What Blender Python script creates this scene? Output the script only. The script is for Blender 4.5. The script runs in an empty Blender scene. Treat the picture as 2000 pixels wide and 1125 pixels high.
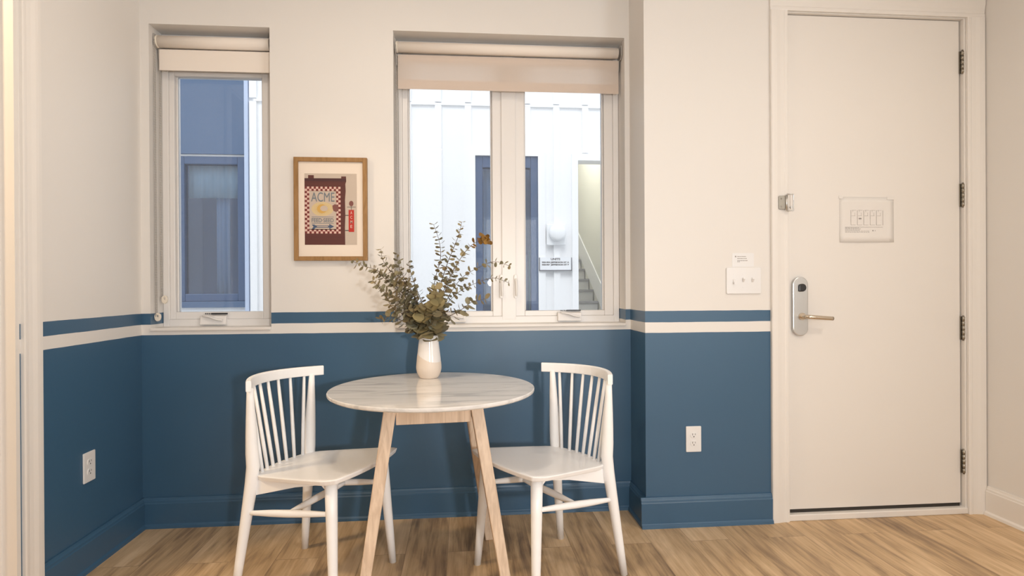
import bpy, bmesh, math, random
from mathutils import Vector, Matrix
R = math.radians
random.seed(7)
sc = bpy.context.scene
COL = sc.collection

# ------------------------------------------------------------------ helpers
def link(o, parent=None):
    COL.objects.link(o)
    if parent is not None:
        o.parent = parent
    return o

def tag(o, label=None, cat=None, group=None, kind=None):
    if label: o['label'] = label
    if cat: o['category'] = cat
    if group: o['group'] = group
    if kind: o['kind'] = kind
    return o

def empty(name, loc=(0, 0, 0), rz=0.0):
    o = bpy.data.objects.new(name, None)
    o.empty_display_size = .05
    o.location = loc
    o.rotation_euler = (0, 0, rz)
    return link(o)

def thing(name, label, cat, loc=(0, 0, 0), rz=0.0, group=None):
    return tag(empty(name, loc, rz), label, cat, group)

def build(name, bm, mats, parent=None, smooth=False, bevel=0.0, seg=2):
    """bm holds world (or parent-local) coordinates; becomes ONE mesh object"""
    bmesh.ops.recalc_face_normals(bm, faces=bm.faces)
    me = bpy.data.meshes.new(name)
    bm.to_mesh(me)
    bm.free()
    for m in (mats if isinstance(mats, (list, tuple)) else [mats]):
        me.materials.append(m)
    if smooth:
        for p in me.polygons:
            p.use_smooth = True
    o = bpy.data.objects.new(name, me)
    link(o, parent)
    if parent is not None and parent.type == 'EMPTY':
        pass
    if bevel:
        b = o.modifiers.new('edge', 'BEVEL')
        b.width = bevel
        b.segments = seg
        b.limit_method = 'ANGLE'
        b.angle_limit = R(35)
    return o

def BM():
    return bmesh.new()

def box(bm, x0, x1, y0, y1, z0, z1, mi=0):
    vs = [bm.verts.new((x, y, z)) for x in (x0, x1) for y in (y0, y1) for z in (z0, z1)]
    for f in ((0, 1, 3, 2), (4, 6, 7, 5), (0, 4, 5, 1), (2, 3, 7, 6), (0, 2, 6, 4), (1, 5, 7, 3)):
        fc = bm.faces.new([vs[i] for i in f])
        fc.material_index = mi
    return vs

def prism(bm, pts, axis, a, b, mi=0):
    """extrude a 2D polygon along an axis. axis 'x': pts=(y,z); 'y': pts=(x,z); 'z': pts=(x,y)"""
    def co(p, t):
        return {'x': (t, p[0], p[1]), 'y': (p[0], t, p[1]), 'z': (p[0], p[1], t)}[axis]
    A = [bm.verts.new(co(p, a)) for p in pts]
    B = [bm.verts.new(co(p, b)) for p in pts]
    n = len(pts)
    fs = [bm.faces.new(A), bm.faces.new(B[::-1])]
    for i in range(n):
        fs.append(bm.faces.new((A[i], A[(i + 1) % n], B[(i + 1) % n], B[i])))
    for f in fs:
        f.material_index = mi

def frames(pts):
    pts = [Vector(p) for p in pts]
    out = []
    up = None
    for i, p in enumerate(pts):
        if i == 0: d = pts[1] - p
        elif i == len(pts) - 1: d = p - pts[i - 1]
        else: d = (pts[i + 1] - p).normalized() + (p - pts[i - 1]).normalized()
        d.normalize()
        if up is None:
            up = Vector((0, 0, 1)) if abs(d.z) < .9 else Vector((0, 1, 0))
        s = d.cross(up).normalized()
        u = s.cross(d).normalized()
        up = u
        out.append((p, s, u))
    return out

def tube(bm, pts, rad, n=10, cap=True, ratio=1.0, mi=0):
    fr = frames(pts)
    if not isinstance(rad, (list, tuple)):
        rad = [rad] * len(fr)
    rings = []
    for (p, s, u), r in zip(fr, rad):
        rings.append([bm.verts.new(p + s * (r * math.cos(2 * math.pi * k / n)) + u * (r * ratio * math.sin(2 * math.pi * k / n))) for k in range(n)])
    for a, b in zip(rings, rings[1:]):
        for k in range(n):
            f = bm.faces.new((a[k], a[(k + 1) % n], b[(k + 1) % n], b[k]))
            f.material_index = mi
            f.smooth = True
    if cap:
        for r in (rings[0][::-1], rings[-1]):
            f = bm.faces.new(r)
            f.material_index = mi

def smooth_path(pts, n=6):
    """Catmull-Rom resample"""
    P = [Vector(p) for p in pts]
    P = [P[0] * 2 - P[1]] + P + [P[-1] * 2 - P[-2]]
    out = []
    for i in range(1, len(P) - 2):
        for k in range(n):
            t = k / n
            a, b, c, d = P[i - 1], P[i], P[i + 1], P[i + 2]
            out.append(.5 * ((2 * b) + (c - a) * t + (2 * a - 5 * b + 4 * c - d) * t * t + (3 * b - a - 3 * c + d) * t ** 3))
    out.append(P[-2])
    return out

def lathe(bm, prof, n=40, c=(0, 0, 0), mi=0):
    rings = []
    for r, z in prof:
        rings.append([bm.verts.new((c[0] + r * math.cos(2 * math.pi * k / n), c[1] + r * math.sin(2 * math.pi * k / n), c[2] + z)) for k in range(n)])
    for a, b in zip(rings, rings[1:]):
        for k in range(n):
            f = bm.faces.new((a[k], a[(k + 1) % n], b[(k + 1) % n], b[k]))
            f.smooth = True
            f.material_index = mi
    for r in (rings[0], rings[-1]):
        f = bm.faces.new(r)
        f.material_index = mi

def rrect(x0, x1, z0, z1, r, n=5):
    pts = []
    for cx, cz, a0 in ((x1 - r, z1 - r, 0), (x0 + r, z1 - r, 90), (x0 + r, z0 + r, 180), (x1 - r, z0 + r, 270)):
        for k in range(n + 1):
            a = R(a0 + 90 * k / n)
            pts.append((cx + r * math.cos(a), cz + r * math.sin(a)))
    return pts

def quad(bm, x0, x1, z0, z1, y, mi=0):
    f = bm.faces.new([bm.verts.new(p) for p in ((x0, y, z0), (x1, y, z0), (x1, y, z1), (x0, y, z1))])
    f.material_index = mi

def poly(bm, pts, y, mi=0):
    f = bm.faces.new([bm.verts.new((p[0], y, p[1])) for p in pts])
    f.material_index = mi

def text_mesh(body, size, bold=0.0, extrude=.0003, width=None, spacing=1.0):
    cu = bpy.data.curves.new('lettering', 'FONT')
    cu.body = body
    cu.size = size
    cu.align_x = 'CENTER'
    cu.align_y = 'CENTER'
    cu.extrude = extrude
    cu.offset = bold
    cu.space_character = spacing
    o = bpy.data.objects.new('lettering', cu)
    COL.objects.link(o)
    bpy.context.view_layer.update()
    dg = bpy.context.evaluated_depsgraph_get()
    me = bpy.data.meshes.new_from_object(o.evaluated_get(dg))
    bpy.data.objects.remove(o)
    if width:
        xs = [v.co.x for v in me.vertices]
        w = max(xs) - min(xs)
        for v in me.vertices:
            v.co.x *= width / w
    return me

def lettering(body, size, loc, mat, parent=None, name='lettering', **kw):
    me = text_mesh(body, size, **kw)
    me.name = name
    me.materials.clear()
    me.materials.append(mat)
    for v in me.vertices:                       # stand the text up on a wall that faces -Y
        x, y, z = v.co
        v.co = (loc[0] + x, loc[1] - z, loc[2] + y)
    o = bpy.data.objects.new(name, me)
    return link(o, parent)

# ------------------------------------------------------------------ materials
def mat(name, col, rough=.5, spec=.5, metal=0.0, coat=0.0, sheen=0.0, bump=None, emis=None):
    m = bpy.data.materials.new(name)
    m.use_nodes = True
    nt = m.node_tree
    b = nt.nodes['Principled BSDF']
    b.inputs['Base Color'].default_value = (*col, 1)
    b.inputs['Roughness'].default_value = rough
    b.inputs['Specular IOR Level'].default_value = spec
    b.inputs['Metallic'].default_value = metal
    b.inputs['Coat Weight'].default_value = coat
    if bump:
        scale, strength = bump
        tc = nt.nodes.new('ShaderNodeNewGeometry')
        no = nt.nodes.new('ShaderNodeTexNoise')
        no.inputs['Scale'].default_value = scale
        no.inputs['Detail'].default_value = 4
        bp = nt.nodes.new('ShaderNodeBump')
        bp.inputs['Strength'].default_value = strength
        bp.inputs['Distance'].default_value = .002
        nt.links.new(tc.outputs['Position'], no.inputs['Vector'])
        nt.links.new(no.outputs['Fac'], bp.inputs['Height'])
        nt.links.new(bp.outputs['Normal'], b.inputs['Normal'])
    return m

def N(m):
    return m.node_tree.nodes, m.node_tree.links, m.node_tree.nodes['Principled BSDF']

def math_node(nt, op, a, b=None):
    n = nt.nodes.new('ShaderNodeMath')
    n.operation = op
    for i, v in enumerate((a, b)):
        if v is None: continue
        if isinstance(v, (int, float)): n.inputs[i].default_value = v
        else: nt.links.new(v, n.inputs[i])
    return n.outputs[0]

def mix_col(nt, fac, a, b):
    n = nt.nodes.new('ShaderNodeMix')
    n.data_type = 'RGBA'
    for sock, v in ((n.inputs[0], fac), (n.inputs[6], a), (n.inputs[7], b)):
        if isinstance(v, (int, float)): sock.default_value = v
        elif isinstance(v, tuple): sock.default_value = (*v, 1)
        else: nt.links.new(v, sock)
    return n.outputs[2]

WHITE = (.745, .725, .70)
BLUE = (.043, .110, .196)
S1, S2, S3 = .9095, .9585, 1.0115          # paint band heights

M = {}
M['white_wall'] = mat('white_wall_paint', WHITE, .55, .35, bump=(160, .06))
def two_tone():
    m = mat('two_tone_wall_paint', WHITE, .5, .4, bump=(160, .06))
    nt = m.node_tree
    b = nt.nodes['Principled BSDF']
    g = nt.nodes.new('ShaderNodeNewGeometry')
    sx = nt.nodes.new('ShaderNodeSeparateXYZ')
    nt.links.new(g.outputs['Position'], sx.inputs[0])
    no = nt.nodes.new('ShaderNodeTexNoise')
    no.inputs['Scale'].default_value = 9
    nt.links.new(g.outputs['Position'], no.inputs['Vector'])
    z = math_node(nt, 'ADD', sx.outputs['Z'], math_node(nt, 'MULTIPLY', math_node(nt, 'SUBTRACT', no.outputs['Fac'], .5), .003))
    low = math_node(nt, 'LESS_THAN', z, S1)
    band = math_node(nt, 'MULTIPLY', math_node(nt, 'GREATER_THAN', z, S2), math_node(nt, 'LESS_THAN', z, S3))
    blue = math_node(nt, 'MAXIMUM', low, band)
    nt.links.new(mix_col(nt, blue, WHITE, BLUE), b.inputs['Base Color'])
    r = math_node(nt, 'SUBTRACT', .55, math_node(nt, 'MULTIPLY', blue, .17))
    nt.links.new(r, b.inputs['Roughness'])
    s = math_node(nt, 'ADD', .35, math_node(nt, 'MULTIPLY', blue, .2))
    nt.links.new(s, b.inputs['Specular IOR Level'])
    return m
M['two_tone'] = two_tone()
M['blue'] = mat('satin_blue_paint', BLUE, .38, .55, bump=(140, .05))
M['trim'] = mat('white_trim_paint', (.77, .745, .715), .38, .45)
M['door'] = mat('white_door_paint', (.765, .74, .71), .36, .45, bump=(60, .04))
M['ceiling'] = mat('ceiling_paint', (.82, .80, .77), .8, .2)
M['vinyl'] = mat('white_window_vinyl', (.77, .755, .745), .35, .5)
M['chair'] = mat('white_lacquered_wood', (.88, .885, .895), .34, .5)
M['plate'] = mat('white_switch_plastic', (.755, .755, .76), .3, .5)
M['slot'] = mat('dark_slot', (.04, .04, .04), .6)
M['steel'] = mat('brushed_steel', (.62, .62, .61), .32, .5, metal=1.0)
M['nickel'] = mat('warm_nickel', (.66, .58, .48), .25, .5, metal=1.0)
M['hinge'] = mat('worn_hinge_metal', (.36, .335, .29), .35, .5, metal=1.0)
M['dark'] = mat('black_plastic', (.02, .02, .022), .35, .5)
M['rubber'] = mat('dark_rubber', (.03, .026, .022), .7)
M['paper'] = mat('white_paper', (.75, .73, .705), .7, .2)
M['ink'] = mat('grey_ink', (.16, .15, .15), .8, .1)
M['paleink'] = mat('pale_grey_ink', (.36, .34, .33), .8, .1)
M['chain'] = mat('bead_chain', (.42, .40, .38), .4, .5)
M['cream_plastic'] = mat('cream_plastic', (.80, .74, .64), .35, .5)
M['stemwood'] = mat('eucalyptus_twig', (.13, .085, .05), .7)
M['siding'] = mat('white_siding', (.90, .90, .905), .55, .3)
M['batten_groove'] = mat('siding_groove', (.55, .57, .60), .6)
M['navy'] = mat('slate_blue_panel', (.066, .118, .215), .5, .4)
M['navy_dark'] = mat('slate_blue_frame', (.05, .09, .18), .45, .4)
M['pale_curtain'] = mat('pale_curtain', (.80, .92, .95), .9, .1)
M['grey_curtain'] = mat('slate_curtain', (.52, .63, .80), .9, .1)
M['lilac_curtain'] = mat('lilac_cloth', (.50, .58, .74), .9, .1)
M['teal_curtain'] = mat('teal_cloth', (.22, .50, .50), .9, .1)
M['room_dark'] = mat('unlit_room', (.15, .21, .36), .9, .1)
M['stairwall'] = mat('stairwell_plaster', (.80, .79, .73), .8, .2)
M['tread'] = mat('stair_tread', (.36, .36, .37), .7, .2)
M['riser'] = mat('stair_riser', (.72, .72, .70), .7, .2)
M['pave'] = mat('concrete_paving', (.45, .45, .44), .9, .2, bump=(20, .2))
M['sign_white'] = mat('white_sign_board', (.85, .86, .88), .5, .3)
M['sign_grey'] = mat('grey_sign_edge', (.16, .16, .18), .5, .3)
M['meter'] = mat('white_painted_metal', (.88, .89, .90), .4, .4)

def fabric():
    m = mat('linen_blind_fabric', (.86, .79, .73), .9, .1)
    nt = m.node_tree
    b = nt.nodes['Principled BSDF']
    tr = nt.nodes.new('ShaderNodeBsdfTranslucent')
    tr.inputs['Color'].default_value = (.93, .88, .84, 1)
    mx = nt.nodes.new('ShaderNodeMixShader')
    mx.inputs[0].default_value = .58
    out = nt.nodes['Material Output']
    nt.links.new(b.outputs[0], mx.inputs[1])
    nt.links.new(tr.outputs[0], mx.inputs[2])
    nt.links.new(mx.outputs[0], out.inputs['Surface'])
    return m
M['fabric'] = fabric()
M['fabric_opaque'] = mat('linen_blackout_fabric', (.83, .765, .70), .9, .1)

def glass(name, tint, haze, hazecol):
    """clear pane: straight-through light, a mirror skin by Fresnel, and a little screen haze"""
    m = bpy.data.materials.new(name)
    m.use_nodes = True
    nt = m.node_tree
    nt.nodes.remove(nt.nodes['Principled BSDF'])
    out = nt.nodes['Material Output']
    t = nt.nodes.new('ShaderNodeBsdfTransparent')
    t.inputs[0].default_value = (*tint, 1)
    g = nt.nodes.new('ShaderNodeBsdfGlossy')
    g.inputs['Roughness'].default_value = .01
    fr = nt.nodes.new('ShaderNodeFresnel')
    fr.inputs['IOR'].default_value = 1.45
    a = nt.nodes.new('ShaderNodeMixShader')
    nt.links.new(fr.outputs[0], a.inputs[0])
    nt.links.new(t.outputs[0], a.inputs[1])
    nt.links.new(g.outputs[0], a.inputs[2])
    d = nt.nodes.new('ShaderNodeBsdfTranslucent')
    d.inputs[0].default_value = (*hazecol, 1)
    d2 = nt.nodes.new('ShaderNodeBsdfDiffuse')
    d2.inputs[0].default_value = (*hazecol, 1)
    ad = nt.nodes.new('ShaderNodeMixShader')
    ad.inputs[0].default_value = .5
    nt.links.new(d.outputs[0], ad.inputs[1])
    nt.links.new(d2.outputs[0], ad.inputs[2])
    no = nt.nodes.new('ShaderNodeTexNoise')
    no.inputs['Scale'].default_value = 300
    ge = nt.nodes.new('ShaderNodeNewGeometry')
    nt.links.new(ge.outputs['Position'], no.inputs['Vector'])
    f = math_node(nt, 'MULTIPLY', no.outputs['Fac'], haze * 2)
    b = nt.nodes.new('ShaderNodeMixShader')
    nt.links.new(f, b.inputs[0])
    nt.links.new(a.outputs[0], b.inputs[1])
    nt.links.new(ad.outputs[0], b.inputs[2])
    nt.links.new(b.outputs[0], out.inputs['Surface'])
    return m
M['glass'] = glass('window_glass', (.97, .985, 1), .05, (.80, .86, .95))
M['far_glass'] = glass('hazy_outside_glass', (.80, .86, .92), .10, (.55, .66, .82))  # far panes mix in a stronger blue haze

def floor_mat():
    m = mat('oak_vinyl_planks', (.4, .25, .12), .42, .4)
    nt = m.node_tree
    b = nt.nodes['Principled BSDF']
    g = nt.nodes.new('ShaderNodeNewGeometry')
    mp = nt.nodes.new('ShaderNodeMapping')
    mp.inputs['Rotation'].default_value = (0, 0, R(90))
    mp.inputs['Location'].default_value = (.37, .065, 0)
    nt.links.new(g.outputs['Position'], mp.inputs['Vector'])
    br = nt.nodes.new('ShaderNodeTexBrick')
    br.inputs['Color1'].default_value = (0, 0, 0, 1)
    br.inputs['Color2'].default_value = (1, 1, 1, 1)
    br.inputs['Mortar'].default_value = (.5, .5, .5, 1)
    br.inputs['Scale'].default_value = 1
    br.inputs['Mortar Size'].default_value = .0011
    br.inputs['Mortar Smooth'].default_value = .2
    br.inputs['Bias'].default_value = 0
    br.inputs['Brick Width'].default_value = 1.22
    br.inputs['Row Height'].default_value = .178
    br.offset = .37
    br.offset_frequency = 2
    nt.links.new(mp.outputs[0], br.inputs['Vector'])
    # grain: noise stretched along the plank, shifted per plank
    sh = nt.nodes.new('ShaderNodeVectorMath')
    sh.operation = 'MULTIPLY_ADD'
    nt.links.new(br.outputs['Color'], sh.inputs[0])
    sh.inputs[1].default_value = (7, 3, 0)
    nt.links.new(g.outputs['Position'], sh.inputs[2])
    m1 = nt.nodes.new('ShaderNodeMapping')
    m1.inputs['Scale'].default_value = (20, 2.6, 1)
    nt.links.new(sh.outputs[0], m1.inputs['Vector'])
    n1 = nt.nodes.new('ShaderNodeTexNoise')
    n1.inputs['Scale'].default_value = 1
    n1.inputs['Detail'].default_value = 8
    n1.inputs['Roughness'].default_value = .60
    n1.inputs['Distortion'].default_value = .7
    nt.links.new(m1.outputs[0], n1.inputs['Vector'])
    m2 = nt.nodes.new('ShaderNodeMapping')
    m2.inputs['Scale'].default_value = (9, 1.1, 1)
    nt.links.new(sh.outputs[0], m2.inputs['Vector'])
    wv = nt.nodes.new('ShaderNodeTexWave')
    wv.wave_type = 'RINGS'
    wv.rings_direction = 'SPHERICAL'
    wv.inputs['Scale'].default_value = .8
    wv.inputs['Distortion'].default_value = 9
    wv.inputs['Detail'].default_value = 3
    nt.links.new(m2.outputs[0], wv.inputs['Vector'])
    m3 = nt.nodes.new('ShaderNodeMapping')
    m3.inputs['Scale'].default_value = (7, 1.3, 1)
    nt.links.new(sh.outputs[0], m3.inputs['Vector'])
    n3 = nt.nodes.new('ShaderNodeTexNoise')
    n3.inputs['Scale'].default_value = 1
    n3.inputs['Detail'].default_value = 3
    nt.links.new(m3.outputs[0], n3.inputs['Vector'])
    cr = nt.nodes.new('ShaderNodeValToRGB')
    e = cr.color_ramp.elements
    e[0].position = .35
    e[0].color = (.22, .145, .088, 1)
    e[1].position = .66
    e[1].color = (.72, .53, .335, 1)
    k = e.new(.5)
    k.color = (.53, .365, .205, 1)
    v = math_node(nt, 'ADD', math_node(nt, 'MULTIPLY', n1.outputs['Fac'], .46), math_node(nt, 'MULTIPLY', n3.outputs['Fac'], .46))
    v = math_node(nt, 'ADD', v, math_node(nt, 'MULTIPLY', math_node(nt, 'SUBTRACT', wv.outputs['Fac'], .5), .035))
    m5 = nt.nodes.new('ShaderNodeMapping')
    m5.inputs['Scale'].default_value = (110, 5, 1)
    nt.links.new(sh.outputs[0], m5.inputs['Vector'])
    n5 = nt.nodes.new('ShaderNodeTexNoise')
    n5.inputs['Scale'].default_value = 1
    n5.inputs['Detail'].default_value = 5
    nt.links.new(m5.outputs[0], n5.inputs['Vector'])
    v = math_node(nt, 'ADD', v, math_node(nt, 'MULTIPLY', math_node(nt, 'SUBTRACT', n5.outputs['Fac'], .5), .22))
    v = math_node(nt, 'ADD', v, math_node(nt, 'MULTIPLY', br.outputs['Color'], .10))
    nt.links.new(v, cr.inputs[0])
    c = mix_col(nt, math_node(nt, 'MULTIPLY', br.outputs['Fac'], .55), cr.outputs[0], (.10, .06, .035))
    nt.links.new(c, b.inputs['Base Color'])
    nt.links.new(math_node(nt, 'ADD', .34, math_node(nt, 'MULTIPLY', n1.outputs['Fac'], .2)), b.inputs['Roughness'])
    bp = nt.nodes.new('ShaderNodeBump')
    bp.inputs['Strength'].default_value = .12
    bp.inputs['Distance'].default_value = .002
    nt.links.new(n1.outputs['Fac'], bp.inputs['Height'])
    nt.links.new(bp.outputs[0], b.inputs['Normal'])
    return m
M['floor'] = floor_mat()

def grain_mat(name, dark, light, scale, rough=.45):
    m = mat(name, light, rough, .4)
    nt = m.node_tree
    b = nt.nodes['Principled BSDF']
    tc = nt.nodes.new('ShaderNodeTexCoord')
    mp = nt.nodes.new('ShaderNodeMapping')
    mp.inputs['Scale'].default_value = scale
    nt.links.new(tc.outputs['Object'], mp.inputs['Vector'])
    n = nt.nodes.new('ShaderNodeTexNoise')
    n.inputs['Scale'].default_value = 1
    n.inputs['Detail'].default_value = 6
    n.inputs['Distortion'].default_value = .6
    nt.links.new(mp.outputs[0], n.inputs['Vector'])
    cr = nt.nodes.new('ShaderNodeValToRGB')
    cr.color_ramp.elements[0].position = .32
    cr.color_ramp.elements[0].color = (*dark, 1)
    cr.color_ramp.elements[1].position = .62
    cr.color_ramp.elements[1].color = (*light, 1)
    nt.links.new(n.outputs['Fac'], cr.inputs[0])
    nt.links.new(cr.outputs[0], b.inputs['Base Color'])
    return m
M['ash'] = grain_mat('ash_wood', (.56, .42, .305), (.72, .57, .435), (90, 90, 5))
M['frame_wood'] = grain_mat('oak_picture_frame', (.25, .135, .045), (.34, .19, .075), (60, 60, 14), .5)

def marble():
    m = mat('white_marble', (.78, .77, .76), .055, .6)
    nt = m.node_tree
    b = nt.nodes['Principled BSDF']
    g = nt.nodes.new('ShaderNodeNewGeometry')
    mp = nt.nodes.new('ShaderNodeMapping')
    mp.inputs['Scale'].default_value = (2.2, 9, 4)
    mp.inputs['Rotation'].default_value = (0, 0, R(8))
    nt.links.new(g.outputs['Position'], mp.inputs['Vector'])
    n = nt.nodes.new('ShaderNodeTexNoise')
    n.inputs['Scale'].default_value = 1.3
    n.inputs['Detail'].default_value = 9
    n.inputs['Roughness'].default_value = .62
    n.inputs['Distortion'].default_value = 1.4
    nt.links.new(mp.outputs[0], n.inputs['Vector'])
    cr = nt.nodes.new('ShaderNodeValToRGB')
    e = cr.color_ramp.elements
    e[0].position = .34
    e[0].color = (.55, .545, .54, 1)
    e[1].position = .60
    e[1].color = (.78, .765, .75, 1)
    k = e.new(.47)
    k.color = (.72, .705, .69, 1)
    nt.links.new(n.outputs['Fac'], cr.inputs[0])
    nt.links.new(cr.outputs[0], b.inputs['Base Color'])
    return m
M['marble'] = marble()

def leaf_mat(name, cols):
    m = mat(name, cols[0], .6, .3)
    nt = m.node_tree
    b = nt.nodes['Principled BSDF']
    g = nt.nodes.new('ShaderNodeNewGeometry')
    cr = nt.nodes.new('ShaderNodeValToRGB')
    e = cr.color_ramp.elements
    e[0].color = (*cols[0], 1)
    e[1].color = (*cols[-1], 1)
    for i, c in enumerate(cols[1:-1]):
        k = e.new((i + 1) / (len(cols) - 1))
        k.color = (*c, 1)
    nt.links.new(g.outputs['Random Per Island'], cr.inputs[0])
    nt.links.new(cr.outputs[0], b.inputs['Base Color'])
    b.inputs['Subsurface Weight'].default_value = 0
    return m
M['leaf'] = leaf_mat('dried_eucalyptus_leaf', [(.19, .185, .125), (.31, .265, .155), (.24, .185, .095), (.38, .325, .195), (.25, .25, .185)])
M['leaf_gold'] = leaf_mat('golden_eucalyptus_leaf', [(.26, .13, .02), (.20, .10, .02), (.30, .17, .035)])
M['leaf_pale'] = leaf_mat('pale_olive_leaf', [(.33, .28, .15), (.26, .215, .105), (.30, .25, .155)])

def vase_mat():
    m = mat('two_tone_stoneware', (.7, .6, .5), .3, .5)
    nt = m.node_tree
    b = nt.nodes['Principled BSDF']
    tc = nt.nodes.new('ShaderNodeTexCoord')
    sx = nt.nodes.new('ShaderNodeSeparateXYZ')
    nt.links.new(tc.outputs['Object'], sx.inputs[0])
    # the dipped glaze ends on a slanting, curved line
    x = sx.outputs['X']
    line = math_node(nt, 'ADD', .0785, math_node(nt, 'MULTIPLY', x, -.36))
    line = math_node(nt, 'ADD', line, math_node(nt, 'MULTIPLY', math_node(nt, 'MULTIPLY', x, x), 5.0))
    up = math_node(nt, 'GREATER_THAN', sx.outputs['Z'], line)
    nt.links.new(mix_col(nt, up, (.69, .60, .515), (.80, .77, .75)), b.inputs['Base Color'])
    nt.links.new(math_node(nt, 'SUBTRACT', .5, math_node(nt, 'MULTIPLY', up, .38)), b.inputs['Roughness'])
    return m
M['vase'] = vase_mat()

# ------------------------------------------------------------------ room shell
XL, XR, XP = -1.507, 2.570, .855           # left wall, right wall, jog
YP, YR, ZC = -.235, -6.0, 2.74             # entry wall face, rear wall, ceiling
W1 = (-1.4665, -.913, .940, 2.383)
W2 = (-.327, .830, .940, 2.388)

def structure(name, bm, m, label=None, **kw):
    return tag(build(name, bm, m, **kw), label, kind='structure')

bm = BM(); box(bm, -3.7, 2.75, YR - .15, .0, -.1, 0)
structure('floor', bm, M['floor'])
bm = BM(); box(bm, -3.7, 2.75, YR - .15, .2, ZC, ZC + .1)
structure('ceiling', bm, M['ceiling'])

bm = BM()
T = .2
box(bm, -3.7, W1[0], 0, T, -.1, ZC)
box(bm, W1[1], W2[0], 0, T, -.1, ZC)
box(bm, W2[1], XP, 0, T, -.1, ZC)
for w in (W1, W2):
    box(bm, w[0], w[1], 0, T, -.1, w[2])
    box(bm, w[0], w[1], 0, T, w[3], ZC)
structure('wall_back', bm, M['two_tone'])

DX0, DX1, DZ = 1.549, 2.478, 2.440          # door opening in the entry wall
bm = BM()
box(bm, XP, DX0 - .002, YP, T, -.1, ZC)
box(bm, DX0 - .002, DX1 + .004, YP, T, DZ + .003, ZC)
box(bm, DX1 + .004, XR + .18, YP, T, -.1, ZC)
structure('wall_entry', bm, M['two_tone'])

bm = BM()                                    # its window (-4.7..-3.1) is behind the camera
box(bm, XR, XR + .18, -3.1, YP, -.1, ZC)
box(bm, XR, XR + .18, YR, -4.7, -.1, ZC)
box(bm, XR, XR + .18, -4.7, -3.1, -.1, .8)
box(bm, XR, XR + .18, -4.7, -3.1, 2.2, ZC)
structure('wall_right', bm, M['white_wall'])

OY0, OY1, OZ = -1.72, -.765, 2.44           # open doorway in the left wall
bm = BM()
box(bm, XL - .125, XL, OY1, 0, -.1, ZC)
box(bm, XL - .125, XL, OY0, OY1, OZ, ZC)
box(bm, XL - .125, XL, YR, OY0, -.1, ZC)
structure('wall_left', bm, M['two_tone'])
bm = BM()
box(bm, -3.82, -3.7, YR, .2, -.1, ZC)
structure('wall_hall', bm, M['white_wall'])
RW = (.35, 1.25, .85, 2.25)                  # window of the far rear wall (behind the camera)
bm = BM()
box(bm, -3.7, RW[0], YR - .15, YR, -.1, ZC)
box(bm, RW[1], 2.75, YR - .15, YR, -.1, ZC)
box(bm, RW[0], RW[1], YR - .15, YR, -.1, RW[2])
box(bm, RW[0], RW[1], YR - .15, YR, RW[3], ZC)
structure('wall_rear', bm, M['white_wall'])

# baseboards: tall board with a stepped cap and a shoe moulding
def base_profile(h=.140, t=.016):
    return [(0, 0), (t + .010, 0), (t + .008, .012), (t + .001, .018), (t, .020), (t, h - .026), (t - .003, h - .022), (t - .004, h - .014), (t - .008, h - .008), (t - .010, h), (0, h)]
def base_along_x(bm, x0, x1, y, h=.140):
    prism(bm, [(y - d, z) for d, z in base_profile(h)], 'x', x0, x1)
def base_along_y(bm, y0, y1, x, sgn, h=.140):
    prism(bm, [(x + sgn * d, z) for d, z in base_profile(h)], 'y', y0, y1)
bm = BM(); base_along_x(bm, XL, XP, 0)
structure('baseboard_back', bm, M['blue'])
bm = BM(); base_along_y(bm, -.672, 0, XL, 1)
structure('baseboard_left', bm, M['blue'])
bm = BM(); base_along_x(bm, XP - .026, 1.4665, YP); base_along_y(bm, YP - .0, -.001, XP, -1)
structure('baseboard_entry', bm, M['blue'])
bm = BM(); base_along_y(bm, YR, YP - .019, XR, -1)
structure('baseboard_right', bm, M['trim'])

# ------------------------------------------------------------------ entry door
def casing_profile(w, t=.018):
    return [(0, 0), (0, t * .62), (.006, t * .72), (.016, t * .72), (.020, t * .60), (w * .45, t * .72), (w * .66, t * .95), (w * .80, t), (w - .004, t), (w, t * .8), (w, 0)]
def casing(bm, inner, outer_sign, y, z0, z1, w):
    """vertical casing leg: profile from the inner edge outwards"""
    prism(bm, [(inner + outer_sign * d, y - h) for d, h in casing_profile(w)], 'z', z0, z1)
bm = BM()
casing(bm, 1.5535, -1, YP, 0, 2.4375, .0865)
casing(bm, 2.4760, 1, YP, 0, 2.4375, .0900)
prism(bm, [(YP - h, 2.4375 + d) for d, h in casing_profile(.0875)], 'x', 1.467, 2.566)
structure('trim_1', bm, M['trim'], 'white moulded casing around the entry door')
bm = BM()
box(bm, DX0 - .002, DX0 + .0015, YP + .002, T, 0, DZ)          # jambs and stop
box(bm, 2.4665, DX1 + .004, YP + .002, T, 0, DZ)
box(bm, DX0, 2.4665, YP + .002, T, 2.4335, DZ + .003)
box(bm, DX0 + .0015, 2.4665, YP + .075, YP + .095, .031, 2.4335)
structure('trim_2', bm, M['trim'], 'white jamb inside the entry door frame')
bm = BM()
box(bm, DX0 - .002, DX1 - .002, YP - .006, YP + .12, 0, .030)
structure('trim_3', bm, M['trim'], 'white painted threshold under the entry door', bevel=.004)

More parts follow.
